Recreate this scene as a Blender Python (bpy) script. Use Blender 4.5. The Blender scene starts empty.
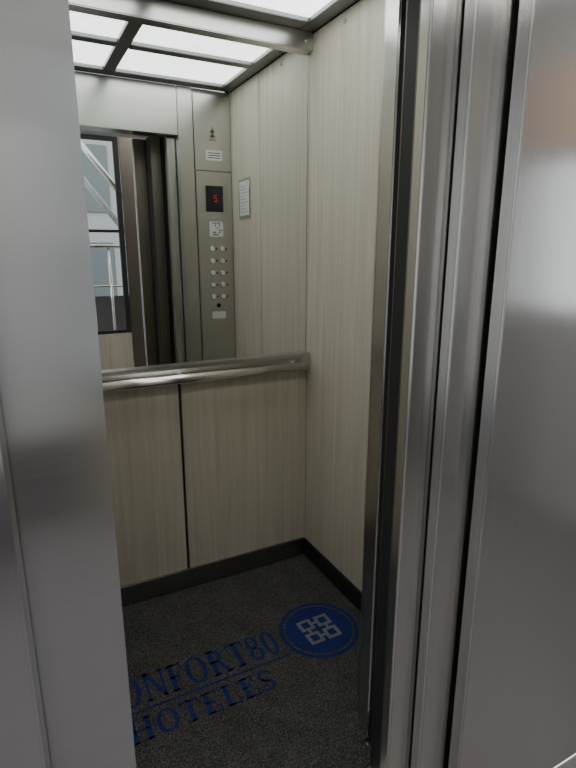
import bpy, bmesh, math, random
from mathutils import Vector, Matrix
random.seed(3)
S=bpy.context.scene
# ------------------------------------------------------------------ helpers
def nmat(name):
    m=bpy.data.materials.new(name); m.use_nodes=True
    nt=m.node_tree; b=nt.nodes.get('Principled BSDF')
    return m,nt,b
def simple(name,col,rough=.5,metal=0,emit=None,es=0,spec=.5):
    m,nt,b=nmat(name)
    b.inputs['Base Color'].default_value=(*col,1); b.inputs['Roughness'].default_value=rough
    b.inputs['Metallic'].default_value=metal
    b.inputs['Specular IOR Level'].default_value=spec
    if emit: 
        b.inputs['Emission Color'].default_value=(*emit,1); b.inputs['Emission Strength'].default_value=es
    return m
def noise_tex(nt,scale3,sc=1.0,detail=4,rough=.55):
    tc=nt.nodes.new('ShaderNodeTexCoord'); mp=nt.nodes.new('ShaderNodeMapping')
    mp.inputs['Scale'].default_value=scale3
    nz=nt.nodes.new('ShaderNodeTexNoise'); nz.inputs['Scale'].default_value=sc
    nz.inputs['Detail'].default_value=detail; nz.inputs['Roughness'].default_value=rough
    nt.links.new(tc.outputs['Object'],mp.inputs['Vector']); nt.links.new(mp.outputs['Vector'],nz.inputs['Vector'])
    return nz
def ramp(nt,src,stops):
    r=nt.nodes.new('ShaderNodeValToRGB'); e=r.color_ramp.elements
    while len(e)<len(stops): e.new(.5)
    for i,(p,c) in enumerate(stops):
        e[i].position=p; e[i].color=(*c,1)
    nt.links.new(src,r.inputs['Fac']); return r
def steel(name,col,rough,grain=(2,2,350),aniso=0.0,var=.12,bump=.02,wave=0.0,wscale=(1.5,1.5,3.0),dr=.02):
    m,nt,b=nmat(name)
    b.inputs['Metallic'].default_value=1
    nz=noise_tex(nt,grain,1.0,3)
    c0=tuple(c*(1-var) for c in col); c1=tuple(min(1,c*(1+var)) for c in col)
    r=ramp(nt,nz.outputs['Fac'],[(.3,c0),(.7,c1)])
    nt.links.new(r.outputs['Color'],b.inputs['Base Color'])
    mr=nt.nodes.new('ShaderNodeMapRange'); mr.inputs['From Min'].default_value=.3; mr.inputs['From Max'].default_value=.7
    mr.inputs['To Min'].default_value=rough-dr; mr.inputs['To Max'].default_value=rough+dr
    nt.links.new(nz.outputs['Fac'],mr.inputs['Value']); nt.links.new(mr.outputs['Result'],b.inputs['Roughness'])
    if wave:   # slight sheet-metal waviness
        n2=noise_tex(nt,wscale,1.0,1)
        bp=nt.nodes.new('ShaderNodeBump'); bp.inputs['Strength'].default_value=1; bp.inputs['Distance'].default_value=wave
        nt.links.new(n2.outputs['Fac'],bp.inputs['Height']); nt.links.new(bp.outputs['Normal'],b.inputs['Normal'])
    if aniso:
        b.inputs['Anisotropic'].default_value=aniso
        t=nt.nodes.new('ShaderNodeTangent'); t.direction_type='RADIAL'; t.axis='Z'
        nt.links.new(t.outputs['Tangent'],b.inputs['Tangent'])
    return m
def wood(name,ca,cb,cc):
    m,nt,b=nmat(name)
    n1=noise_tex(nt,(55,55,1.4),1.0,6,.6)
    n2=noise_tex(nt,(7,7,.5),1.0,2,.5)
    n3=noise_tex(nt,(240,240,9),1.0,3,.6)
    r1=ramp(nt,n1.outputs['Fac'],[(.28,ca),(.5,cb),(.72,cc)])
    r2=ramp(nt,n2.outputs['Fac'],[(.3,(.96,.96,.96)),(.7,(1.02,1.02,1.02))])
    r3=ramp(nt,n3.outputs['Fac'],[(.35,(.94,.94,.93)),(.6,(1,1,1))])
    prev=r1.outputs['Color']
    for r in (r2,r3):
        mx=nt.nodes.new('ShaderNodeMix'); mx.data_type='RGBA'; mx.blend_type='MULTIPLY'; mx.inputs[0].default_value=1
        nt.links.new(prev,mx.inputs[6]); nt.links.new(r.outputs['Color'],mx.inputs[7]); prev=mx.outputs[2]
    nt.links.new(prev,b.inputs['Base Color'])
    b.inputs['Roughness'].default_value=.42
    return m
def carpet(name,dark,mid,light):
    m,nt,b=nmat(name)
    n1=noise_tex(nt,(1,1,1),270,3,.7)
    r1=ramp(nt,n1.outputs['Fac'],[(.36,dark),(.5,mid),(.66,light)])
    n2=noise_tex(nt,(1,1,1),9,3,.6)
    r2=ramp(nt,n2.outputs['Fac'],[(.3,(.8,.8,.8)),(.7,(1.1,1.1,1.1))])
    mx=nt.nodes.new('ShaderNodeMix'); mx.data_type='RGBA'; mx.blend_type='MULTIPLY'; mx.inputs[0].default_value=1
    nt.links.new(r1.outputs['Color'],mx.inputs[6]); nt.links.new(r2.outputs['Color'],mx.inputs[7])
    nt.links.new(mx.outputs[2],b.inputs['Base Color'])
    b.inputs['Roughness'].default_value=.95; b.inputs['Specular IOR Level'].default_value=.15
    bp=nt.nodes.new('ShaderNodeBump'); bp.inputs['Strength'].default_value=.3; bp.inputs['Distance'].default_value=.003
    nt.links.new(n1.outputs['Fac'],bp.inputs['Height']); nt.links.new(bp.outputs['Normal'],b.inputs['Normal'])
    return m
def empty(name,loc=(0,0,0)):
    e=bpy.data.objects.new(name,None); e.location=loc; e.empty_display_size=.1
    S.collection.objects.link(e); return e
def link(ob,parent=None):
    S.collection.objects.link(ob)
    if parent is not None: 
        ob.parent=parent; ob.matrix_parent_inverse=Matrix.Translation(-parent.location)
    return ob
def box(name,x0,x1,y0,y1,z0,z1,mat,parent=None,bev=0.0,seg=2):
    me=bpy.data.meshes.new(name); bm=bmesh.new()
    bmesh.ops.create_cube(bm,size=1)
    for v in bm.verts: v.co=Vector((v.co.x*(x1-x0),v.co.y*(y1-y0),v.co.z*(z1-z0)))
    if bev: bmesh.ops.bevel(bm,geom=bm.edges[:],offset=bev,segments=seg,affect='EDGES')
    bm.to_mesh(me); bm.free(); me.materials.append(mat)
    ob=bpy.data.objects.new(name,me); ob.location=((x0+x1)/2,(y0+y1)/2,(z0+z1)/2)
    return link(ob,parent)
def cyl(name,p0,p1,r,mat,parent=None,seg=24,bev=0.0):
    p0=Vector(p0);p1=Vector(p1);d=p1-p0
    me=bpy.data.meshes.new(name); bm=bmesh.new()
    bmesh.ops.create_cone(bm,cap_ends=True,segments=seg,radius1=r,radius2=r,depth=d.length)
    if bev:
        ed=[e for e in bm.edges if abs(e.verts[0].co.z-e.verts[1].co.z)<1e-5]
        bmesh.ops.bevel(bm,geom=ed,offset=bev,segments=3,affect='EDGES')
    q=d.to_track_quat('Z','Y')
    bmesh.ops.rotate(bm,cent=(0,0,0),matrix=q.to_matrix(),verts=bm.verts[:])
    for f in bm.faces: f.smooth=len(f.verts)==4
    bm.to_mesh(me); bm.free(); me.materials.append(mat)
    ob=bpy.data.objects.new(name,me); ob.location=(p0+p1)/2
    return link(ob,parent)
# ------------------------------------------------------------------ materials
M_steel=steel('brushed_steel',(.65,.655,.66),.19,(2,2,160),.65,.02,.0,.004,(1.0,1.0,4.0),.01)
M_steel_v=steel('brushed_steel_vertical',(.68,.67,.655),.20,(160,160,2),.6,.02,.0,.003,(4,4,1.6),.01)
M_steel_c=simple('cabin_steel',(.57,.56,.53),.28,1)
M_steel_d=simple('dark_steel',(.36,.355,.34),.33,1)
M_polish=simple('polished_steel',(.82,.81,.77),.2,1)
M_mirror=simple('mirror_glass',(.84,.86,.84),.0,1)
M_rubber=simple('black_rubber',(.014,.014,.015),.5)
M_gap=simple('dark_joint_backing',(.02,.02,.02),.8)  # near-black backing that shows in the joints between panels
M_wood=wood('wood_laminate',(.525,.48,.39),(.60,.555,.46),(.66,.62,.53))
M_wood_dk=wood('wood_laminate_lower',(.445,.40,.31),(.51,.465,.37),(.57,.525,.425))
M_carpet=carpet('grey_carpet',(.020,.020,.019),(.055,.053,.050),(.16,.155,.15))
M_blue=carpet('blue_carpet_pile',(.008,.013,.055),(.015,.027,.135),(.04,.06,.22))
M_grey=carpet('light_grey_pile',(.08,.08,.10),(.17,.175,.21),(.3,.3,.34))
M_white=simple('white_paint',(.74,.74,.73),.7)
M_greywall=simple('grey_paint',(.48,.48,.47),.7)
M_dkstone=simple('dark_stone',(.16,.15,.155),.5)
M_warm=simple('warm_reflection_tint',(.72,.50,.38),.7)  # tint of the added band that warms the steel's reflection
M_tile=simple('landing_tile',(.26,.245,.245),.3)
M_brown=simple('brown_steel_panel',(.235,.21,.175),.4,1)  # on the door backs this brown stands in for reflected cabin wood
M_black=simple('black_plastic',(.01,.01,.012),.12)
M_paper=simple('paper_label',(.72,.72,.70),.5)
M_ink=simple('ink',(.05,.05,.06),.6)
M_red=simple('red_led',(.25,0,0),.4,0,(1,.02,.03),.6)
def light_mat():
    m,nt,b=nmat('frosted_light_panel')
    n=noise_tex(nt,(1,1,1),22,4,.6)
    r=ramp(nt,n.outputs['Fac'],[(.3,(.76,.84,.81)),(.7,(.98,1,.98))])
    b.inputs['Base Color'].default_value=(.8,.8,.8,1)
    nt.links.new(r.outputs['Color'],b.inputs['Emission Color']); b.inputs['Emission Strength'].default_value=3.4
    return m
M_light=light_mat()
M_fill=simple('landing_fill_glow',(.8,.8,.8),.5,0,(1,.98,.95),11)  # glow of the added fill panels over the landing

# ------------------------------------------------------------------ cabin shell
R=1.146; L=-.075; B=2.036; F=1.16; H=2.27; XS=.558
w=empty('wall_back')
box('substrate',L-.03,R+.03,B+.012,B+.05,0,H+.1,M_gap,w)
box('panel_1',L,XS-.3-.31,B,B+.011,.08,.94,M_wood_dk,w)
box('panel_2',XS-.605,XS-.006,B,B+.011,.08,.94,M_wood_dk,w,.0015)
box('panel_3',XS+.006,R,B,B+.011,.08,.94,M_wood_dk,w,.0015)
w=empty('wall_right')
box('substrate',R+.012,R+.05,F-.10,B+.01,0,H+.1,M_gap,w)
box('panel_1',R,R+.011,F-.02,1.5375,.08,H-.003,M_wood,w,.0015)
box('panel_2',R,R+.011,1.5425,B,.08,H-.003,M_wood,w,.0015)
w=empty('wall_left')
box('substrate',L-.05,L-.012,F-.06,B+.01,0,H+.1,M_gap,w)
box('panel_1',L-.011,L,F,1.5375,.08,H-.003,M_wood,w,.0015)
box('panel_2',L-.011,L,1.5425,B,.08,H-.003,M_wood,w,.0015)
box('baseboard_back',L,R-.012,B-.012,B-.0005,.001,.092,M_steel_d,None,.002)
box('baseboard_right',R-.012,R-.0005,F,B-.0125,.001,.085,M_rubber,None,.002)
box('baseboard_left',L+.0005,L+.012,F,B-.0125,.001,.085,M_rubber,None,.002)
box('floor',L-.03,R+.03,1.04,B+.03,-.05,-.006,M_steel_d)
# mirror
mi=empty('wall_mirror')
box('glass',L+.004,R-.010,B-.006,B+.0,1.0,2.215,M_mirror,mi)
box('edge_strip',R-.009,R-.0005,B-.008,B+.0,1.0,2.215,M_polish,mi)
tb=empty('trim_1')
box('bar',L,R-.001,B-.035,B-.0005,2.205,2.269,M_steel_c,tb,.003)
for x in (.12,1.115):
    cyl('screw',(x,B-.0385,2.235),(x,B-.034,2.235),.008,M_polish,tb,16,.001)
# screws on right wall
sc=empty('wall_screw')
for i,(y,z) in enumerate([(1.78,2.235),(1.99,2.235)]):
    cyl('head_%d'%i,(R-.004,y,z),(R-.0002,y,z),.008,M_steel_d,sc,16,.001)
# handrail
hr=empty('handrail')
box('channel_plate',L,R-.001,B-.022,B-.0005,.94,1.0,M_steel_c,hr,.003)
box('channel_lip',L,R-.001,B-.032,B-.0005,1.0,1.014,M_steel_c,hr,.002)
cyl('bar',(L+.03,B-.072,.968),(R-.035,B-.072,.968),.0185,M_polish,hr,32,.006)
for x in (.02,.56,R-.07):
    cyl('bracket',(x,B-.075,.968),(x,B-.02,.968),.009,M_polish,hr,16)
box('end_block',R-.05,R-.001,B-.04,B-.022,.945,1.005,M_steel_c,hr,.003)
# ceiling
cl=empty('ceiling')
box('slab',L-.03,R+.03,F-.1,B+.03,H+.03,H+.06,M_steel_d,cl)
M_bar=simple('ceiling_bar',(.26,.265,.265),.42,1)
for i,(a,b2) in enumerate([(L,.0),(.492,.545),(1.085,R)]):
    box('bar_y%d'%i,a,b2,F,B,H,H+.028,M_bar,cl,.002)
for i,(a,b2) in enumerate([(F,1.235),(1.55,1.605),(1.93,B)]):
    for j,(c,d) in enumerate([(.001,.491),(.546,1.084)]):
        box('bar_x%d%d'%(i,j),c,d,a,b2,H,H+.028,M_bar,cl,.002)
lp=empty('ceiling_light')
for i,(a,b2) in enumerate([(1.236,1.549),(1.606,1.929)]):
    for j,(c,d) in enumerate([(.001,.491),(.546,1.084)]):
        box('diffuser_%d%d'%(i,j),c,d,a,b2,H+.014,H+.024,M_light,lp)
# front wall (inside): header, return column
wf=empty('wall_front')
box('header',L,.855,F-.03,F,2.036,H-.001,M_steel_c,wf,.002)
box('return_column',.857,.935,F-.05,F+.006,0,H-.001,M_steel_c,wf,.004)
box('return_back',.937,R+.01,F-.05,F-.012,0,H-.001,M_steel_c,wf)
box('return_left',L,.11,F-.05,F,0,2.035,M_steel_c,wf,.003)
# control panel
cp=empty('elevator_control_panel')
yb=F-.011; yf=F+.010
box('upper_plate',.94,R-.003,yb,yf,1.872,2.245,M_steel_c,cp,.004)
box('lower_plate',.94,R-.003,yb,yf,.30,1.866,M_steel_c,cp,.004)
box('display_window',.99,1.09,yf,yf+.003,1.66,1.795,M_black,cp,.0015)
def seg(n,x0,x1,z0,z1): box(n,x0,x1,yf+.003,yf+.004,z0,z1,M_red,cp)
cx=1.045
for n,(x0,x1,z0,z1) in {'s1':(cx-.008,cx+.008,1.744,1.747),'s2':(cx-.008,cx+.008,1.729,1.732),'s3':(cx-.008,cx+.008,1.714,1.717),
   's4':(cx-.010,cx-.008,1.732,1.744),'s5':(cx+.008,cx+.010,1.717,1.729)}.items(): seg('led_'+n,x0,x1,z0,z1)
me=bpy.data.meshes.new('emblem'); bm=bmesh.new()
for z,wd in ((2.06,.032),(2.04,.04),(2.02,.048)):
    bm.faces.new([bm.verts.new(c) for c in ((1.04-wd/2,0,z),(1.04+wd/2,0,z),(1.04,0,z+.035))])
bm.to_mesh(me); bm.free(); me.materials.append(M_steel_d); ob=bpy.data.objects.new('emblem',me); ob.location=(0,yf+.001,0); link(ob,cp)
box('text_plate',1.0,1.09,yf,yf+.0015,1.925,1.975,M_paper,cp)
for i in range(3): box('text_row',1.01,1.08,yf+.0015,yf+.002,1.935+i*.012,1.939+i*.012,M_ink,cp)
box('card_label',1.005,1.085,yf,yf+.0015,1.53,1.61,M_paper,cp)
random.seed(5)
for i in range(6):
    for j in range(6):
        if random.random()<.5: box('mark',1.012+i*.012,1.02+i*.012,yf+.0015,yf+.002,1.536+j*.012,1.543+j*.012,M_ink,cp)
for i in range(5):
    for j in range(2):
        x=1.018+j*.058; z=1.14+i*.066+.06
        cyl('button_ring',(x,yf-.001,z),(x,yf+.003,z),.017,M_steel_d,cp,24,.001)
        cyl('button',(x,yf+.002,z),(x,yf+.006,z),.0135,M_paper,cp,24,.001)
        box('braille',x+.02,x+.028,yf,yf+.001,z-.006,z+.006,M_ink,cp)
box('lower_label',1.005,1.085,yf,yf+.0015,1.075,1.115,M_paper,cp)
cyl('key_switch',(1.045,yf-.001,1.15),(1.045,yf+.005,1.15),.012,M_rubber,cp,24,.001)
# notice on right wall
nt_=empty('wall_notice')
box('frame',R-.006,R-.0005,1.275,1.43,1.62,1.82,M_polish,nt_,.002)
box('sheet',R-.0075,R-.006,1.29,1.415,1.635,1.805,M_paper,nt_)
M_lilac=simple('faded_print',(.42,.42,.5),.6)
for i in range(9): box('line',R-.008,R-.0075,1.30,1.405-(i%3)*.02,1.65+i*.016,1.655+i*.016,M_lilac,nt_)

# ------------------------------------------------------------------ carpet mat with woven logo
mat=empty('floor_mat')
box('pile',L+.012,R-.0125,1.05,B-.0125,-.0055,.0,M_carpet,mat)
box('pile_front',.0,.803,.975,1.05,-.0035,.0,M_carpet,mat)
def glyph_mesh(name,polys,m,z):
    me=bpy.data.meshes.new(name); bm=bmesh.new()
    for p in polys:
        bm.faces.new([bm.verts.new((x,y,0)) for x,y in p])
    for f in bm.faces:
        f.normal_update()
        if f.normal.z<0: f.normal_flip()
    bm.to_mesh(me); bm.free(); me.materials.append(m)
    ob=bpy.data.objects.new(name,me); ob.location=(0,0,z); return link(ob,mat)
def rect(a,b,c,d): return [(a,b),(c,b),(c,d),(a,d)]
def arc(cx,cy,rx,ry,ix,iy,a0,a1,n=28,dx=0):
    out=[]
    for k in range(n):
        t0=math.radians(a0+(a1-a0)*k/n); t1=math.radians(a0+(a1-a0)*(k+1)/n)
        out.append([(cx+rx*math.cos(t0),cy+ry*math.sin(t0)),(cx+rx*math.cos(t1),cy+ry*math.sin(t1)),
                    (cx+dx+ix*math.cos(t1),cy+iy*math.sin(t1)),(cx+dx+ix*math.cos(t0),cy+iy*math.sin(t0))])
    return out
sf=.07
def stem(x,wd,y0=0,y1=1,ex=.07,top=True,bot=True):
    o=[rect(x,y0,x+wd,y1)]
    if bot:o.append(rect(x-ex,y0,x+wd+ex,y0+sf))
    if top:o.append(rect(x-ex,y1-sf,x+wd+ex,y1))
    return o
G={}
G['O']=(.92,arc(.44,.5,.42,.52,.23,.44,0,360,36))
G['0']=(.68,arc(.32,.5,.30,.52,.13,.44,0,360,36))
G['C']=(.86,arc(.44,.5,.42,.52,.24,.44,42,318,32,.02)+[rect(.71,.66,.78,.98),rect(.71,.02,.78,.30)])
G['N']=(.95,stem(.12,.09,ex=.09)+stem(.72,.09,ex=.09,bot=False)+[[(.10,1),(.31,1),(.82,0),(.70,0)]])
G['F']=(.72,stem(.12,.19,ex=.08)+[rect(.12,.92,.64,1),rect(.58,.74,.64,1),rect(.12,.47,.48,.55),rect(.44,.38,.49,.64)])
G['E']=(.80,stem(.12,.19,ex=.08)+[rect(.12,.92,.64,1),rect(.58,.74,.64,1),rect(.12,.47,.48,.55),rect(.44,.38,.49,.64),rect(.12,0,.68,.08),rect(.62,0,.68,.26)])
G['L']=(.76,stem(.12,.19,ex=.08)+[rect(.12,0,.66,.08),rect(.60,0,.66,.26)])
G['R']=(.88,stem(.12,.19,ex=.08)+arc(.34,.74,.33,.26,.15,.18,-90,90,20)+[rect(.12,.92,.36,1),rect(.12,.48,.36,.56),[(.34,.54),(.52,.54),(.84,0),(.64,0)],rect(.64,0,.88,sf)])
G['T']=(.84,stem(.31,.19,ex=.08,top=False)+[rect(.04,.92,.77,1),rect(.04,.74,.10,1),rect(.71,.74,.77,1)])
G['H']=(1.0,stem(.12,.19,ex=.07)+stem(.64,.19,ex=.07)+[rect(.2,.46,.75,.54)])
G['8']=(.70,arc(.32,.75,.26,.27,.11,.19,0,360,28)+arc(.32,.26,.30,.28,.13,.20,0,360,28))
G['S']=(.66,arc(.32,.74,.28,.28,.11,.19,35,270,24)+arc(.32,.26,.29,.28,.12,.19,-145,90,24)+[[(.20,.62),(.44,.43),(.38,.35),(.12,.52)],rect(.52,.72,.58,.98),rect(.05,.02,.11,.3)])
def text(s,x0,x1,y,h,name):
    tot=sum(G[c][0] for c in s); k=(x1-x0)/tot; px=x0; P=[]
    for c in s:
        wd,ps=G[c]
        for p in ps: P.append([(px+q[0]*k,y+q[1]*h) for q in p])
        px+=wd*k
    glyph_mesh(name,P,M_blue,.0006)
text('CONFORT80',.085,.755,1.492,.125,'lettering_top')
text('HOTELES',.165,.665,1.35,.09,'lettering_bottom')
glyph_mesh('rule',[rect(.11,1.462,.765,1.470)],M_blue,.0006)
ccx,ccy=.93,1.535
def circ(r0,r1): return [[(ccx+p[0],ccy+p[1]) for p in q] for q in arc(0,0,r1,r1,r0,r0,0,360,48)]
glyph_mesh('badge_ring',circ(.142,.157),M_blue,.0006)
glyph_mesh('badge_disc',circ(.0001,.133),M_blue,.0006)
def sq(x,y,r): return [(ccx+x+r,ccy+y+r),(ccx+x-r,ccy+y+r),(ccx+x-r,ccy+y-r),(ccx+x+r,ccy+y-r)]
d=.038
CN=[(d,d),(-d,d),(d,-d),(-d,-d)]
glyph_mesh('badge_squares',[sq(x,y,.030) for x,y in CN],M_grey,.0010)
glyph_mesh('badge_square_centres',[sq(x,y,.016) for x,y in CN],M_blue,.0014)
glyph_mesh('badge_links',[rect(ccx-.009,ccy+d-.006,ccx+.009,ccy+d+.006),rect(ccx-.009,ccy-d-.006,ccx+.009,ccy-d+.006),
   rect(ccx-d-.006,ccy-.009,ccx-d+.006,ccy+.009),rect(ccx+d-.006,ccy-.009,ccx+d+.006,ccy+.009)],M_grey,.0010)

# ------------------------------------------------------------------ doors, jambs
HD=2.06
d1=empty('door_1')   # cabin door leaf (retracted right)
box('leaf',.812,.95,1.045,1.098,0,HD,M_steel_v,d1,.004)
box('rubber_seal',.757,.95,.838,.952,0,HD,M_rubber,d1,.003)
box('inner_plate',.759,.811,.953,.957,0,HD,M_brown,d1)  # added plate, coloured like cabin wood reflected in steel
box('seal_back',.83,.95,.958,1.044,0,HD,M_rubber,d1)
d2=empty('door_2')
box('leaf',.688,.98,.800,.832,0,HD,M_steel_v,d2,.005,3)
box('back_lining',.692,.756,.8325,.836,0,HD,M_brown,d2)  # reflected wood brown put into the colour of the leaf's back
d3=empty('door_3')
box('leaf',.754,1.05,.764,.796,0,HD,M_steel_v,d3,.006,3)
j=empty('door_jamb')
box('jamb_face',.842,1.75,.72,.755,0,HD+.02,M_steel_v,j,.005,3)
box('jamb_return',1.06,1.75,.756,.862,0,HD+.02,M_steel_d,j)
d4=empty('door_4')
box('leaf',-.5,.120,.925,.955,0,HD,M_steel,d4,.003,2)
j2=empty('door_jamb')
box('jamb_face',-1.0,-.035,.72,.905,0,HD+.02,M_steel,j2,.004,2)
# landing wall around portal
wl=empty('wall_landing')
box('header',-2.2,2.6,.73,.90,HD+.021,2.7,M_white,wl)
box('header_lining',-.04,.80,.91,1.12,HD+.005,HD+.03,M_steel_c,wl)
box('right_part',1.751,2.6,.73,.90,0,HD+.02,M_white,wl)
box('left_part',-2.2,-1.001,.73,.90,0,HD+.02,M_white,wl)
box('trim_2',L,R,.72,1.039,-.05,-.004,M_steel_d)

# ------------------------------------------------------------------ landing
box('floor_landing',-2.3,2.7,-1.3,.719,-.08,0,M_tile)
box('ceiling_landing',-2.3,2.7,-1.3,.9,2.70,2.75,M_greywall)
wb=empty('wall_rear')
box('wainscot',.30,.995,-1.26,-1.2,0,.68,M_wood_dk,wb)
box('plinth',-2.2,.299,-1.26,-1.2,0,.45,M_dkstone,wb)
box('left_part',-2.2,.299,-1.26,-1.205,.45,2.05,M_white,wb)
box('left_top',-2.2,.299,-1.26,-1.204,2.05,2.7,M_greywall,wb)
box('over_window',.301,.995,-1.26,-1.205,2.45,2.7,M_white,wb)
cb=empty('landing_cabinet')
for i in range(7):
    box('panel_%d'%i,1.0+i*.228,1.0+i*.228+.222,-1.22,-1.19-.012*(i%2),0,2.70,M_brown,cb,.003)
wi=empty('window_1')
for (a,b2,c,dd) in [(.301,.34,.682,2.449),(.95,.995,.682,2.449),(.341,.949,.682,.71),(.341,.949,2.41,2.449),(.341,.949,1.62,1.645)]:
    box('frame',a,b2,-1.25,-1.20,c,dd,M_rubber,wi,.003)
wr=empty('wall_side')
box('lower',2.6,2.65,-1.26,.8,0,1.15,M_greywall,wr)
box('upper',2.6,2.65,-1.26,.8,1.9,2.7,M_greywall,wr)
box('mid_a',2.6,2.65,-1.26,-.6,1.15,1.9,M_greywall,wr)  # opening beside this part added so bright sky reflects in the steel
box('mid_b',2.6,2.65,.15,.8,1.15,1.9,M_greywall,wr)
box('added_warm_band',2.59,2.599,-.62,-.1,1.95,2.35,M_warm,wr)  # unseen band added to give the jamb a warm reflection
box('added_dark_column',2.5,2.599,-.80,-.66,0,2.7,M_dkstone,wr)  # unseen dark upright added for contrast in the door reflections
box('added_white_column',2.5,2.599,-1.10,-.82,0,2.7,M_white,wr)  # unseen pale upright added for a light streak in the door reflections
rl=empty('stair_railing')
cyl('diag',(.5,-1.9,2.5),(1.25,-1.9,1.5),.03,M_white,rl)
cyl('diag_2',(.6,-1.9,2.7),(1.45,-1.9,1.6),.03,M_polish,rl)
cyl('top_rail',(.1,-1.7,1.5),(1.4,-1.7,1.5),.02,M_polish,rl)
for x in (.35,.62,.92,1.2): cyl('post',(x,-1.7,-.3),(x,-1.7,1.5),.016,M_polish,rl)
cyl('mid_rail',(.1,-1.7,1.1),(1.4,-1.7,1.1),.012,M_polish,rl)
box('low_panel',.75,1.4,-1.72,-1.71,.3,1.0,M_dkstone,rl)
w2=empty('added_side_window')  # unseen window wall, added to let sky light into the landing
for y in (-1.2,-.55,.1,.65):
    box('mullion',-2.25,-2.2,y,y+.05,0,2.7,M_bar,w2,.003)
box('transom',-2.24,-2.21,-1.15,.65,1.0,1.04,M_bar,w2)
box('exterior_ground',-12,12,-14,-1.35,-.4,-.3,M_tile)
eb=empty('exterior_building')
M_fac=simple('facade',(.60,.61,.60),.8); M_fw=simple('facade_window',(.24,.27,.28),.3)
box('facade',-3,7,-6.3,-6,-.3,7,M_fac,eb)
for i in range(8):
    for k in range(4):
        box('pane',-2.6+i*1.2,-1.9+i*1.2,-6,-5.97,.5+k*1.6,1.6+k*1.6,M_fw,eb,.01)
for k,(a,b2) in enumerate([(-.6,.6),(1.2,2.2)]):
    lm=empty('landing_fill_panel')  # unseen glowing panel added to brighten landing and steel
    box('diffuser',a,b2,-.55,-.25,2.66,2.69,M_fill,lm)
    box('rim',a-.03,b2+.03,-.58,-.22,2.691,2.7,M_white,lm)

# ------------------------------------------------------------------ world
wd=bpy.data.worlds.new('sky_world'); S.world=wd; wd.use_nodes=True
bg=wd.node_tree.nodes['Background']; bg.inputs['Color'].default_value=(.92,.96,1,1); bg.inputs['Strength'].default_value=1.6
# ------------------------------------------------------------------ camera
f,pi,ya=527.5,.2463,.4768
cd=bpy.data.cameras.new('camera'); cam=bpy.data.objects.new('camera',cd); S.collection.objects.link(cam)
cam.location=(0,0,1.45); cam.rotation_euler=(math.pi/2-pi,0,-ya)
cd.sensor_fit='VERTICAL'; cd.sensor_height=24; cd.lens=f/768*24; cd.clip_start=.02
S.camera=cam
